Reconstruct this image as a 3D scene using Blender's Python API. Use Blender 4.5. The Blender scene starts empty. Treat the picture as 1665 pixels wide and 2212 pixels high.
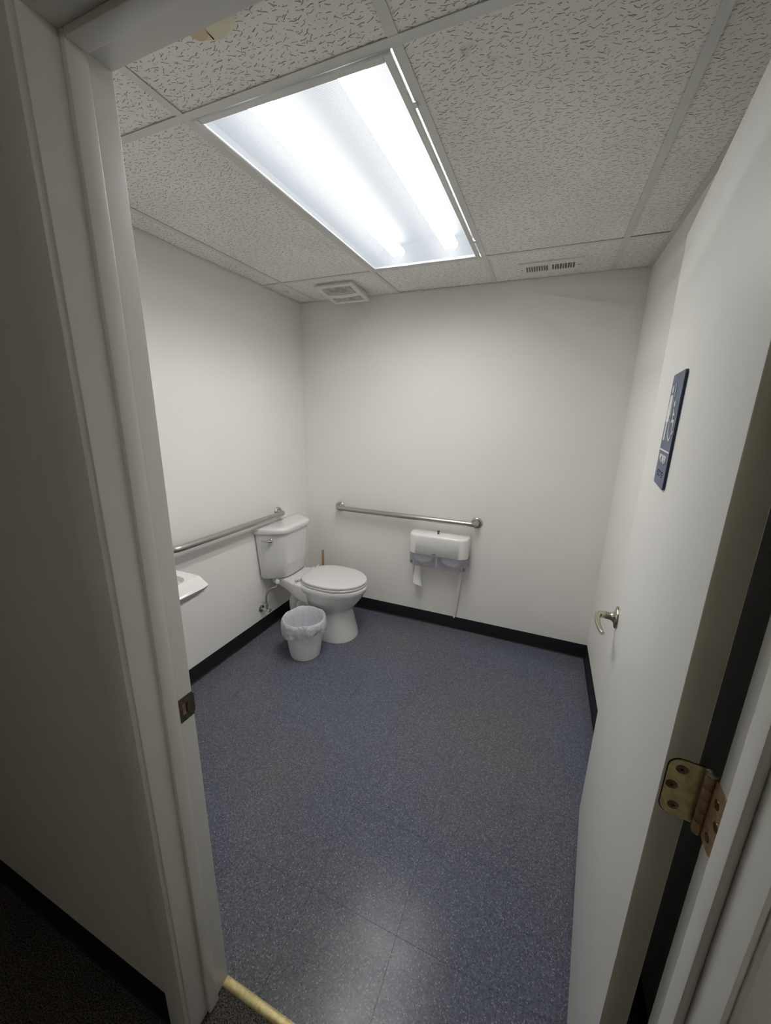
import bpy, bmesh, math, random
from mathutils import Vector, Matrix

random.seed(7)
sc = bpy.context.scene
COL = sc.collection
PI = math.pi

# ------------------------------------------------------------------ camera
CAM = Vector((1.7695, -0.5088, 1.5693))
YAW, PITCH, ROLL, FPX = 0.39061, -0.25312, 0.01921, 825.69
fw = Vector((-math.sin(YAW) * math.cos(PITCH), math.cos(YAW) * math.cos(PITCH), math.sin(PITCH)))
r0 = Vector((math.cos(YAW), math.sin(YAW), 0))
u0 = r0.cross(fw)
rt = r0 * math.cos(ROLL) + u0 * math.sin(ROLL)
up = -r0 * math.sin(ROLL) + u0 * math.cos(ROLL)
cd = bpy.data.cameras.new('camera')
cam = bpy.data.objects.new('camera', cd)
COL.objects.link(cam)
cam.matrix_world = Matrix(((rt.x, up.x, -fw.x, CAM.x), (rt.y, up.y, -fw.y, CAM.y), (rt.z, up.z, -fw.z, CAM.z), (0, 0, 0, 1)))
cd.sensor_fit = 'VERTICAL'
cd.sensor_height = 24.0
cd.sensor_width = 24.0
cd.lens = 24.0 * FPX / 2212.0
cd.clip_start = 0.002
cd.clip_end = 50
sc.camera = cam

# ------------------------------------------------------------------ world and exposure
w = bpy.data.worlds.new('world')
sc.world = w
w.use_nodes = True
w.node_tree.nodes['Background'].inputs[0].default_value = (0.9, 0.92, 1.0, 1)
w.node_tree.nodes['Background'].inputs[1].default_value = 0.02
sc.view_settings.view_transform = 'Standard'
sc.view_settings.look = 'None'
sc.view_settings.exposure = 0.0
sc.view_settings.gamma = 1.0
sc.view_settings.use_curve_mapping = False
sc.cycles.use_light_tree = False
sc.cycles.adaptive_threshold = 0.08
sc.cycles.max_bounces = 6
sc.cycles.diffuse_bounces = 4
sc.cycles.glossy_bounces = 2
sc.cycles.transmission_bounces = 3
sc.cycles.transparent_max_bounces = 6
sc.cycles.caustics_reflective = False
sc.cycles.caustics_refractive = False
LENS_GLOW = 0.66      # glow of the troffer lens body
LENS_BEAM = 1.3       # how steeply the prisms narrow the beam
LENS_SOFT = 0.0048     # diffuse share of the tube light that the lens spreads
TUBE_GLOW = 103.0     # radiance of the tubes behind it
HALL_GLOW = 23.0      # radiance of the added hall fill lamp

# ------------------------------------------------------------------ room numbers (metres)
W, L, H = 2.169, 2.080, 2.325          # bathroom: x 0..W, y 0..L, ceiling face
G = 0.6096                             # ceiling module
XA, YA, YB = 0.771, 0.438, 1.657       # troffer bay
XL, XR, HH = 1.099, 2.015, 2.0616      # door opening
YH = -0.120                            # hall face of the front wall
ST0, ST1 = -0.073, -0.043              # door stop

# ------------------------------------------------------------------ node helpers
class NT:
    def __init__(s, name):
        s.m = bpy.data.materials.new(name)
        s.m.use_nodes = True
        s.t = s.m.node_tree
        s.b = s.t.nodes['Principled BSDF']
        s.out = s.t.nodes['Material Output']
    def n(s, kind, **kw):
        nd = s.t.nodes.new(kind)
        for k, v in kw.items():
            setattr(nd, k, v)
        return nd
    def lk(s, a, b):
        s.t.links.new(a, b)
    def put(s, sock, v):
        if hasattr(v, 'node'):
            s.lk(v, sock)
        else:
            sock.default_value = v
    def math(s, op, a, b=0.0, c=None):
        nd = s.n('ShaderNodeMath', operation=op)
        s.put(nd.inputs[0], a); s.put(nd.inputs[1], b)
        if c is not None:
            s.put(nd.inputs[2], c)
        return nd.outputs[0]
    def vmath(s, op, a, b=(0, 0, 0)):
        nd = s.n('ShaderNodeVectorMath', operation=op)
        s.put(nd.inputs[0], a); s.put(nd.inputs[1], b)
        return nd.outputs[0]
    def ss(s, v, lo, hi, a=0.0, b=1.0):
        nd = s.n('ShaderNodeMapRange', interpolation_type='SMOOTHSTEP')
        s.put(nd.inputs[0], v); s.put(nd.inputs[1], lo); s.put(nd.inputs[2], hi)
        s.put(nd.inputs[3], a); s.put(nd.inputs[4], b)
        return nd.outputs[0]
    def noise(s, vec, scale, detail=3, rough=0.5):
        nd = s.n('ShaderNodeTexNoise')
        s.put(nd.inputs['Vector'], vec)
        nd.inputs['Scale'].default_value = scale
        nd.inputs['Detail'].default_value = detail
        nd.inputs['Roughness'].default_value = rough
        return nd
    def mix(s, f, a, b):
        nd = s.n('ShaderNodeMix', data_type='RGBA')
        s.put(nd.inputs[0], f); s.put(nd.inputs[6], a); s.put(nd.inputs[7], b)
        return nd.outputs[2]
    def bump(s, h, strength, dist):
        nd = s.n('ShaderNodeBump')
        nd.inputs['Strength'].default_value = strength
        nd.inputs['Distance'].default_value = dist
        s.lk(h, nd.inputs['Height'])
        s.lk(nd.outputs[0], s.b.inputs['Normal'])
    def pos(s):
        return s.n('ShaderNodeNewGeometry').outputs['Position']
    def obj(s):
        return s.n('ShaderNodeTexCoord').outputs['Object']
    def dashes(s, p, cx, cy, hl0, hl1, wd, spread, seed, warp=0.0, wscale=60.0):
        """short strokes, one per Voronoi cell of cx by cy metres, in the xy plane"""
        q = s.vmath('ADD', p, (seed, seed * 1.7, 0.0))
        if warp:
            nz = s.noise(q, wscale, 0).outputs['Color']
            nz = s.vmath('SUBTRACT', nz, (0.5, 0.5, 0.5))
            q = s.vmath('ADD', q, s.vmath('MULTIPLY', nz, (warp, warp, 0)))
        qs = s.vmath('MULTIPLY', q, (1 / cx, 1 / cy, 0))
        vo = s.n('ShaderNodeTexVoronoi', voronoi_dimensions='2D', feature='F1')
        s.lk(qs, vo.inputs['Vector'])
        vo.inputs['Scale'].default_value = 1.0
        vo.inputs['Randomness'].default_value = 0.9
        lo = s.vmath('MULTIPLY', s.vmath('SUBTRACT', qs, vo.outputs['Position']), (cx, cy, 0))
        sep = s.n('ShaderNodeSeparateXYZ'); s.lk(lo, sep.inputs[0])
        rgb = s.n('ShaderNodeSeparateColor'); s.lk(vo.outputs['Color'], rgb.inputs[0])
        ang = s.math('MULTIPLY', s.math('SUBTRACT', rgb.outputs[0], 0.5), spread)
        ca, sa = s.math('COSINE', ang), s.math('SINE', ang)
        x, y = sep.outputs[0], sep.outputs[1]
        u = s.math('ADD', s.math('MULTIPLY', x, ca), s.math('MULTIPLY', y, sa))
        v = s.math('SUBTRACT', s.math('MULTIPLY', y, ca), s.math('MULTIPLY', x, sa))
        hl = s.math('MULTIPLY_ADD', rgb.outputs[1], hl1 - hl0, hl0)
        m1 = s.ss(s.math('ABSOLUTE', v), wd * 0.5, wd, 1.0, 0.0)
        m2 = s.ss(s.math('SUBTRACT', s.math('ABSOLUTE', u), hl), -0.0006, 0.0006, 1.0, 0.0)
        return s.math('MULTIPLY', m1, m2), rgb.outputs[2]

def plain(name, col, rough=0.5, metal=0.0, spec=0.5, coat=0.0, bump=None, var=0.0, vscale=8.0, rvar=0.0):
    t = NT(name)
    b = t.b
    b.inputs['Base Color'].default_value = (*col, 1)
    b.inputs['Roughness'].default_value = rough
    b.inputs['Metallic'].default_value = metal
    b.inputs['Specular IOR Level'].default_value = spec
    b.inputs['Coat Weight'].default_value = coat
    b.inputs['Coat Roughness'].default_value = 0.08
    if var or rvar:
        nz = t.noise(t.obj(), vscale, 1, 0.6).outputs['Fac']
        if var:
            lo = tuple(c * (1 - var) for c in col); hi = tuple(min(1, c * (1 + var)) for c in col)
            t.lk(t.mix(t.ss(nz, 0.3, 0.7), (*lo, 1), (*hi, 1)), b.inputs['Base Color'])
        if rvar:
            t.lk(t.ss(nz, 0.3, 0.7, rough - rvar, rough + rvar), b.inputs['Roughness'])
    if bump:
        t.bump(t.noise(t.obj(), bump[0], 2).outputs['Fac'], bump[1], bump[2])
    return t.m

M = {}
M['wall'] = plain('wall_paint', (0.885, 0.868, 0.828), 0.62, var=0.006, vscale=3.0)
M['hall_wall'] = plain('hall_wall_paint', (0.72, 0.69, 0.63), 0.6, var=0.012, vscale=2.0)
M['trim'] = plain('trim_paint', (0.74, 0.73, 0.69), 0.38, var=0.02, vscale=5.0)
M['door'] = plain('door_paint', (0.80, 0.795, 0.765), 0.42, var=0.008, vscale=4.0)
M['door_edge'] = plain('door_edge_wood', (0.50, 0.46, 0.38), 0.6, bump=(160, 0.2, 0.0006), var=0.06, vscale=9.0)
M['vinyl_base'] = plain('black_vinyl', (0.006, 0.006, 0.008), 0.45, bump=(200, 0.05, 0.0005))
M['china'] = plain('white_china', (0.74, 0.73, 0.72), 0.12, coat=0.3, var=0.006, vscale=6)
M['seat'] = plain('white_seat_plastic', (0.70, 0.69, 0.68), 0.22, var=0.006, vscale=6)
M['steel'] = plain('brushed_steel', (0.50, 0.475, 0.44), 0.33, metal=1.0, var=0.02, vscale=25)
M['chrome'] = plain('chrome', (0.75, 0.75, 0.74), 0.10, metal=1.0, rvar=0.03, vscale=40)
M['hose'] = plain('braided_hose', (0.42, 0.40, 0.37), 0.4, metal=0.8, bump=(900, 0.5, 0.001))
M['nickel'] = plain('satin_nickel', (0.50, 0.455, 0.38), 0.27, metal=1.0, var=0.02, vscale=80)
M['white_plastic'] = plain('white_plastic', (0.82, 0.81, 0.79), 0.22, var=0.01, vscale=10)
M['can'] = plain('can_plastic', (0.88, 0.87, 0.86), 0.4, var=0.01, vscale=10)
M['paper'] = plain('tissue_paper', (0.84, 0.835, 0.82), 0.9, bump=(160, 0.25, 0.001))
M['wood'] = plain('wooden_stick', (0.42, 0.24, 0.12), 0.6, var=0.15, vscale=40, bump=(120, 0.2, 0.0006))
M['rubber'] = plain('red_brown_rubber', (0.13, 0.035, 0.025), 0.6, var=0.1, vscale=20)
M['cream'] = plain('yellowed_plastic', (0.70, 0.66, 0.47), 0.4, var=0.03, vscale=20)
M['cream_dark'] = plain('tan_plastic', (0.60, 0.50, 0.33), 0.45, var=0.03, vscale=20)
M['vent_white'] = plain('vent_enamel', (0.78, 0.77, 0.73), 0.45, var=0.02, vscale=20)
M['vent_mesh'] = plain('dusty_grille', (0.62, 0.60, 0.56), 0.8, var=0.2, vscale=30, bump=(300, 0.3, 0.001))
M['dark'] = plain('dark_void', (0.012, 0.012, 0.012), 0.9, var=0.05)
M['tee'] = plain('grid_enamel', (0.69, 0.69, 0.655), 0.45, var=0.02, vscale=14)
M['housing'] = plain('troffer_inside', (0.035, 0.038, 0.042), 0.7, var=0.01, vscale=10)
M['frame_alu'] = plain('troffer_frame', (0.62, 0.62, 0.61), 0.35, metal=0.3, var=0.03, vscale=14)
M['navy'] = plain('navy_plastic', (0.075, 0.100, 0.195), 0.40, var=0.04, vscale=30)
M['navy_dark'] = plain('dark_navy_plastic', (0.018, 0.024, 0.06), 0.4, var=0.04, vscale=30)
M['sign_white'] = plain('sign_white', (0.82, 0.82, 0.80), 0.5, var=0.01, vscale=30)
M['print_grey'] = plain('grey_print', (0.10, 0.10, 0.11), 0.6, var=0.02, vscale=30)
M['strike'] = plain('tarnished_strike', (0.11, 0.095, 0.075), 0.38, metal=0.8, var=0.3, vscale=60)
M['raw_wood'] = plain('raw_mortise_wood', (0.30, 0.17, 0.08), 0.8, var=0.3, vscale=60)
M['screw'] = plain('screw_steel', (0.16, 0.13, 0.09), 0.35, metal=0.9, var=0.1, vscale=100)
M['ceiling_deck'] = plain('plenum_deck', (0.12, 0.12, 0.12), 0.9, var=0.05)
M['skin'] = plain('skin', (0.42, 0.24, 0.17), 0.5, var=0.06, vscale=60, bump=(500, 0.2, 0.0004))
M['nail'] = plain('finger_nail', (0.50, 0.32, 0.26), 0.3, var=0.03, vscale=60)

def m_tile():
    t = NT('fissured_tile')
    p = t.pos()
    a, _ = t.dashes(p, 0.026, 0.0135, 0.0025, 0.0105, 0.0011, 1.2, 3.1, 0.006, 90)
    b2, _ = t.dashes(p, 0.016, 0.0125, 0.0008, 0.0042, 0.0011, 2.0, 8.3, 0.004, 140)
    c, _ = t.dashes(p, 0.0065, 0.0065, 0.0001, 0.0006, 0.0008, 6.0, 5.7)
    strong = t.math('MAXIMUM', a, t.math('MULTIPLY', b2, 0.8))
    allm = t.math('MAXIMUM', strong, t.math('MULTIPLY', c, 0.35))
    nz = t.noise(p, 3.0, 1).outputs['Fac']
    base = t.mix(t.ss(nz, 0.35, 0.65), (0.84, 0.835, 0.785, 1), (0.90, 0.89, 0.84, 1))
    st = t.noise(t.vmath('ADD', p, (3.7, 9.1, 0)), 7.0, 3, 0.65).outputs['Fac']
    base = t.mix(t.ss(st, 0.69, 0.78, 0.0, 0.5), base, (0.40, 0.39, 0.34, 1))
    t.lk(t.mix(t.math('MULTIPLY', allm, 0.82), base, (0.13, 0.13, 0.12, 1)), t.b.inputs['Base Color'])
    t.b.inputs['Roughness'].default_value = 0.92
    t.b.inputs['Specular IOR Level'].default_value = 0.15
    return t.m
M['tile'] = m_tile()

def m_floor():
    t = NT('chip_vinyl')
    p = t.pos()
    oi = t.n('ShaderNodeObjectInfo')
    p2 = t.vmath('ADD', p, t.vmath('MULTIPLY', oi.outputs['Location'], (3.3, 5.1, 0)))
    la, lr = t.dashes(p2, 0.0075, 0.0075, 0.0007, 0.0034, 0.0013, 6.3, 1.3, 0.003, 200)
    lb, br = t.dashes(p2, 0.0055, 0.0055, 0.0004, 0.0020, 0.0012, 6.3, 6.1, 0.003, 200)
    da, dr = t.dashes(p2, 0.0080, 0.0080, 0.0008, 0.0034, 0.0014, 6.3, 4.9, 0.003, 200)
    chips = t.n('ShaderNodeTexVoronoi', voronoi_dimensions='2D')
    t.lk(p2, chips.inputs['Vector']); chips.inputs['Scale'].default_value = 190
    crgb = t.n('ShaderNodeSeparateColor'); t.lk(chips.outputs['Color'], crgb.inputs[0])
    wear = t.noise(p, 1.3, 1, 0.5).outputs['Fac']
    blue = t.mix(crgb.outputs[0], (0.078, 0.085, 0.124, 1), (0.124, 0.132, 0.182, 1))
    grey = t.mix(crgb.outputs[0], (0.092, 0.095, 0.106, 1), (0.138, 0.140, 0.150, 1))
    base = t.mix(t.ss(wear, 0.25, 0.75), blue, grey)
    base = t.mix(t.math('MULTIPLY', da, t.ss(dr, 0.35, 0.4, 0.0, 0.7)), base, (0.033, 0.035, 0.051, 1))
    base = t.mix(t.math('MULTIPLY', lb, t.ss(br, 0.4, 0.5, 0.0, 0.5)), base, (0.192, 0.198, 0.222, 1))
    base = t.mix(t.math('MULTIPLY', la, t.ss(lr, 0.45, 0.9, 0.0, 0.8)), base, (0.325, 0.332, 0.345, 1))
    t.lk(base, t.b.inputs['Base Color'])
    wr = t.noise(p, 9, 1).outputs['Fac']
    t.lk(t.ss(wr, 0.3, 0.7, 0.20, 0.26), t.b.inputs['Roughness'])
    t.b.inputs['Specular IOR Level'].default_value = 0.19
    return t.m
M['floor'] = m_floor()

def m_carpet():
    t = NT('loop_carpet')
    p = t.pos()
    vo = t.n('ShaderNodeTexVoronoi'); t.lk(p, vo.inputs['Vector']); vo.inputs['Scale'].default_value = 300
    nz = t.noise(p, 240, 3, 0.7).outputs['Fac']
    t.lk(t.mix(t.ss(nz, 0.35, 0.65), (0.020, 0.019, 0.020, 1), (0.14, 0.125, 0.115, 1)), t.b.inputs['Base Color'])
    t.b.inputs['Roughness'].default_value = 0.95
    t.b.inputs['Specular IOR Level'].default_value = 0.1
    t.bump(vo.outputs['Distance'], 0.9, 0.004)
    return t.m
M['carpet'] = m_carpet()

def m_lens():
    t = NT('prismatic_lens')
    p = t.obj()
    sep = t.n('ShaderNodeSeparateXYZ'); t.lk(p, sep.inputs[0])
    k = 2 * PI / 0.0090
    d1 = t.math('ADD', sep.outputs[0], sep.outputs[1])
    d2 = t.math('SUBTRACT', sep.outputs[0], sep.outputs[1])
    s1 = t.math('SINE', t.math('MULTIPLY', d1, k)); s2 = t.math('SINE', t.math('MULTIPLY', d2, k))
    cell = t.math('MULTIPLY', s1, s2)
    f = t.ss(cell, -0.6, 0.5, 0.0, 1.0)
    em = t.n('ShaderNodeEmission')
    em.inputs['Color'].default_value = (0.86, 0.93, 1.0, 1)
    t.lk(t.math('MULTIPLY_ADD', f, LENS_GLOW * 0.55, LENS_GLOW * 0.70), em.inputs['Strength'])
    tl = t.n('ShaderNodeBsdfTranslucent')
    tl.inputs['Color'].default_value = (LENS_SOFT * 0.97, LENS_SOFT * 0.99, LENS_SOFT, 1)
    ad = t.n('ShaderNodeAddShader')
    t.lk(em.outputs[0], ad.inputs[0]); t.lk(tl.outputs[0], ad.inputs[1])
    tp = t.n('ShaderNodeBsdfTransparent')
    mx = t.n('ShaderNodeMixShader')
    # the prisms pass light best straight down and less and less towards the horizon
    lw = t.n('ShaderNodeLayerWeight'); lw.inputs['Blend'].default_value = 0.5
    beam = t.math('POWER', t.math('SUBTRACT', 1.0, lw.outputs['Facing']), LENS_BEAM)
    t.lk(t.math('MULTIPLY', t.math('MULTIPLY_ADD', f, 0.40, 0.20), beam), mx.inputs[0])
    t.lk(ad.outputs[0], mx.inputs[1]); t.lk(tp.outputs[0], mx.inputs[2])
    t.lk(mx.outputs[0], t.out.inputs['Surface'])
    return t.m
M['lens'] = m_lens()

def m_emit(name, col, s):
    t = NT(name)
    t.b.inputs['Base Color'].default_value = (0.9, 0.9, 0.9, 1)
    t.b.inputs['Emission Color'].default_value = (*col, 1)
    t.b.inputs['Emission Strength'].default_value = s
    return t.m
M['tube'] = m_emit('fluorescent_tube', (1.0, 0.99, 0.97), TUBE_GLOW)
M['hall_fill_lamp'] = m_emit('hall_fill_glow', (1.0, 0.965, 0.90), HALL_GLOW)

def m_clear(name, col, mixf, rough=0.25):
    t = NT(name)
    t.b.inputs['Base Color'].default_value = (*col, 1)
    t.b.inputs['Roughness'].default_value = rough
    tr = t.n('ShaderNodeBsdfTransparent'); tr.inputs[0].default_value = (0.90, 0.89, 0.94, 1)
    mx = t.n('ShaderNodeMixShader'); mx.inputs[0].default_value = mixf
    t.lk(tr.outputs[0], mx.inputs[1]); t.lk(t.b.outputs[0], mx.inputs[2])
    t.lk(mx.outputs[0], t.out.inputs['Surface'])
    return t.m
M['smoke'] = m_clear('smoked_plastic', (0.50, 0.48, 0.56), 0.34)

def m_liner():
    t = NT('bin_liner')
    t.b.inputs['Base Color'].default_value = (0.83, 0.85, 0.88, 1)
    t.b.inputs['Roughness'].default_value = 0.35
    tl = t.n('ShaderNodeBsdfTranslucent'); tl.inputs[0].default_value = (0.80, 0.83, 0.89, 1)
    mx = t.n('ShaderNodeMixShader'); mx.inputs[0].default_value = 0.35
    t.lk(t.b.outputs[0], mx.inputs[1]); t.lk(tl.outputs[0], mx.inputs[2])
    t.lk(mx.outputs[0], t.out.inputs['Surface'])
    t.bump(t.noise(t.obj(), 38, 4).outputs['Fac'], 0.9, 0.010)
    return t.m
M['liner'] = m_liner()

def m_brass(name, c0, c1, c2, rough, metal=0.4):
    t = NT(name)
    p = t.obj()
    n1 = t.noise(p, 70, 5, 0.65).outputs['Fac']
    n2 = t.noise(t.vmath('ADD', p, (4, 2, 1)), 28, 5, 0.7).outputs['Fac']
    c = t.mix(t.ss(n1, 0.35, 0.65), (*c0, 1), (*c1, 1))
    c = t.mix(t.ss(n2, 0.56, 0.72, 0.0, 0.8), c, (*c2, 1))
    t.lk(c, t.b.inputs['Base Color'])
    t.b.inputs['Metallic'].default_value = metal
    t.b.inputs['Roughness'].default_value = rough
    t.bump(n1, 0.15, 0.0006)
    return t.m
M['brass'] = m_brass('worn_brass', (0.56, 0.46, 0.21), (0.74, 0.64, 0.33), (0.34, 0.23, 0.09), 0.42)
M['brass_dark'] = m_brass('tarnished_brass', (0.34, 0.22, 0.12), (0.46, 0.32, 0.18), (0.16, 0.10, 0.06), 0.42)
M['brass_strip'] = m_brass('threshold_brass', (0.46, 0.38, 0.17), (0.62, 0.53, 0.27), (0.26, 0.18, 0.08), 0.45)

# ------------------------------------------------------------------ mesh helpers
class B:
    def __init__(s):
        s.bm = bmesh.new()
    def face(s, pts):
        return s.bm.faces.new([s.bm.verts.new(p) for p in pts])
    def box(s, a, b, bevel=0.0, seg=2, m=None):
        x0, y0, z0 = a; x1, y1, z1 = b
        v = [s.bm.verts.new(p) for p in ((x0, y0, z0), (x1, y0, z0), (x1, y1, z0), (x0, y1, z0), (x0, y0, z1), (x1, y0, z1), (x1, y1, z1), (x0, y1, z1))]
        fs = [s.bm.faces.new([v[i] for i in q]) for q in ((3, 2, 1, 0), (4, 5, 6, 7), (0, 1, 5, 4), (1, 2, 6, 5), (2, 3, 7, 6), (3, 0, 4, 7))]
        if bevel:
            es = {e for f in fs for e in f.edges}
            r = bmesh.ops.bevel(s.bm, geom=list(es), offset=bevel, segments=seg, profile=0.5, affect='EDGES')
            v = list({x for f in r['faces'] for x in f.verts} | {x for x in v if x.is_valid})
        if m is not None:
            vs = {x for x in v if x.is_valid}
            for x in vs:
                x.co = m @ x.co
        return s
    def loft(s, rings, cap0=True, cap1=True, closed=True):
        vr = [[s.bm.verts.new(p) for p in r] for r in rings]
        n = len(vr[0])
        for i in range(len(vr) - 1):
            a, b = vr[i], vr[i + 1]
            for j in range(n if closed else n - 1):
                k = (j + 1) % n
                s.bm.faces.new((a[j], a[k], b[k], b[j]))
        if cap0:
            s.bm.faces.new(list(reversed(vr[0])))
        if cap1:
            s.bm.faces.new(vr[-1])
        return s
    def lathe(s, prof, n=40, c=(0, 0, 0), axis='Z', cap0=True, cap1=True, rad=None):
        rings = []
        c = Vector(c)
        for i, (r, z) in enumerate(prof):
            ring = []
            for j in range(n):
                a = 2 * PI * j / n
                rr = r * (rad(i, a) if rad else 1)
                q = Vector((rr * math.cos(a), rr * math.sin(a), z))
                if axis == 'Y':
                    q = Vector((q.x, -q.z, q.y)) if True else q
                elif axis == 'X':
                    q = Vector((q.z, q.x, q.y))
                ring.append(c + q)
            rings.append(ring)
        return s.loft(rings, cap0, cap1)
    def tube(s, path, r, n=14, caps=True):
        path = [Vector(p) for p in path]
        rs = r if isinstance(r, (list, tuple)) else [r] * len(path)
        t0 = (path[1] - path[0]).normalized()
        ref = Vector((0, 0, 1)) if abs(t0.z) < 0.9 else Vector((1, 0, 0))
        nrm = (ref - t0 * ref.dot(t0)).normalized()
        rings = []
        for i, p in enumerate(path):
            a = path[max(i - 1, 0)]; b = path[min(i + 1, len(path) - 1)]
            t = (b - a).normalized()
            nrm = (nrm - t * nrm.dot(t)).normalized()
            bn = t.cross(nrm)
            rings.append([p + (nrm * math.cos(2 * PI * j / n) + bn * math.sin(2 * PI * j / n)) * rs[i] for j in range(n)])
        return s.loft(rings, caps, caps)
    def prism(s, poly, z0, z1, f=None):
        """poly: 2-D outline; f maps (u, v, h) to 3-D"""
        f = f or (lambda u, v, h: (u, v, h))
        return s.loft([[f(u, v, z0) for u, v in poly], [f(u, v, z1) for u, v in poly]])
    def build(s, name, mat, parent=None, smooth=None, bevel=None, origin=None):
        bmesh.ops.recalc_face_normals(s.bm, faces=s.bm.faces[:])
        if bevel:
            es = [e for e in s.bm.edges if len(e.link_faces) == 2 and e.calc_face_angle(0) > 0.6]
            bmesh.ops.bevel(s.bm, geom=es, offset=bevel, segments=2, profile=0.5, affect='EDGES')
        off = Vector((0, 0, 0))
        if origin is not None:
            off = Vector(origin)
        elif parent is not None and parent.get('_world'):
            off = Vector(parent.location)
        if off.length:
            for v in s.bm.verts:
                v.co -= off
        me = bpy.data.meshes.new(name)
        s.bm.to_mesh(me); s.bm.free()
        if smooth is not None:
            me.shade_smooth()
            me.set_sharp_from_angle(angle=math.radians(smooth))
        me.materials.append(M[mat] if isinstance(mat, str) else mat)
        o = bpy.data.objects.new(name, me)
        COL.objects.link(o)
        if parent is not None:
            o.parent = parent
        elif origin is not None:
            o.location = off
        return o

def tag(o, label=None, cat=None, group=None, kind=None):
    if label: o['label'] = label
    if cat: o['category'] = cat
    if group: o['group'] = group
    if kind: o['kind'] = kind
    return o

def thing(name, loc, label=None, cat=None, group=None, rotz=0.0, world=True, kind=None):
    """an Empty at the base of a thing; with world=True its parts are given in room coordinates"""
    o = bpy.data.objects.new(name, None)
    o.empty_display_size = 0.05
    COL.objects.link(o)
    o.location = loc
    o.rotation_euler = (0, 0, rotz)
    if world:
        o['_world'] = 1
    return tag(o, label, cat, group, kind)

def arc(c, r, a0, a1, n, ax, ay):
    c, ax, ay = Vector(c), Vector(ax), Vector(ay)
    return [c + ax * (r * math.cos(a0 + (a1 - a0) * i / n)) + ay * (r * math.sin(a0 + (a1 - a0) * i / n)) for i in range(n + 1)]

def chaikin(pts, it=3, closed=True):
    pts = [Vector((p[0], p[1])) for p in pts]
    for _ in range(it):
        q = []
        n = len(pts)
        for i in range(n):
            a, b = pts[i], pts[(i + 1) % n]
            q += [a * 0.75 + b * 0.25, a * 0.25 + b * 0.75]
        pts = q
    return [(p.x, p.y) for p in pts]

def rrect(x0, y0, x1, y1, r, n=5):
    out = []
    for cx, cy, a in ((x1 - r, y1 - r, 0), (x0 + r, y1 - r, PI / 2), (x0 + r, y0 + r, PI), (x1 - r, y0 + r, 1.5 * PI)):
        out += [(cx + r * math.cos(a + PI / 2 * i / n), cy + r * math.sin(a + PI / 2 * i / n)) for i in range(n + 1)]
    return out

def text_mesh(name, body, size, ext, mat, parent, loc, rot, bold=0.0):
    cu = bpy.data.curves.new(name, 'FONT')
    cu.body = body; cu.size = size; cu.extrude = ext; cu.offset = bold
    cu.align_x = 'CENTER'; cu.align_y = 'CENTER'
    tmp = bpy.data.objects.new(name, cu)
    COL.objects.link(tmp)
    dg = bpy.context.evaluated_depsgraph_get()
    me = bpy.data.meshes.new_from_object(tmp.evaluated_get(dg))
    bpy.data.objects.remove(tmp)
    me.name = name
    me.materials.clear(); me.materials.append(M[mat])
    o = bpy.data.objects.new(name, me)
    COL.objects.link(o)
    o.parent = parent
    o.location = loc; o.rotation_euler = rot
    return o

def S(o):
    o['kind'] = 'structure'
    return o

# ================================================================== STRUCTURE
ZC = H + 0.22      # slab above the hung ceiling
S(B().box((-0.1, -0.12, -0.10), (0, L + 0.1, ZC)).build('wall_left', 'wall'))
S(B().box((0, L, -0.10), (W, L + 0.1, ZC)).build('wall_back', 'wall'))
S(B().box((W, 0.0, -0.10), (W + 0.1, L + 0.1, ZC)).build('wall_right', 'wall'))
fwb = B()
fwb.box((0, YH + 0.001, -0.10), (XL - 0.019, 0, ZC))
fwb.box((XR + 0.019, YH + 0.001, -0.10), (W + 0.1, 0, ZC))
fwb.box((XL - 0.019, YH + 0.001, HH + 0.019), (XR + 0.019, 0, ZC))
S(fwb.build('wall_front', 'wall'))
# hall
HX0, HX1, HY0, HZ = -0.9, 3.6, -1.75, 2.44
hf = B()
hf.box((HX0, YH - 0.0, -0.1), (XL - 0.019, YH + 0.001, HZ))
hf.box((XR + 0.019, YH - 0.0, -0.1), (HX1, YH + 0.001, HZ))
hf.box((XL - 0.019, YH - 0.0, HH + 0.019), (XR + 0.019, YH + 0.001, HZ))
S(hf.build('wall_hall_front', 'hall_wall'))
S(B().box((HX0 - 0.1, HY0 - 0.1, -0.1), (HX1 + 0.1, HY0, HZ)).build('wall_hall_back', 'hall_wall'))
S(B().box((HX0 - 0.1, HY0, -0.1), (HX0, YH, HZ)).build('wall_hall_left', 'hall_wall'))
S(B().box((HX1, HY0, -0.1), (HX1 + 0.1, YH, HZ)).build('wall_hall_right', 'hall_wall'))
S(B().box((HX0 - 0.1, HY0 - 0.1, HZ), (HX1 + 0.1, YH, HZ + 0.08)).build('ceiling_hall', 'hall_wall'))
ch = B()
ch.box((HX0, HY0, -0.06), (HX1, YH, -0.004)); ch.box((XL - 0.002, YH, -0.06), (XR + 0.002, -0.018, -0.004))
S(ch.build('floor_hall', 'carpet'))

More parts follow.
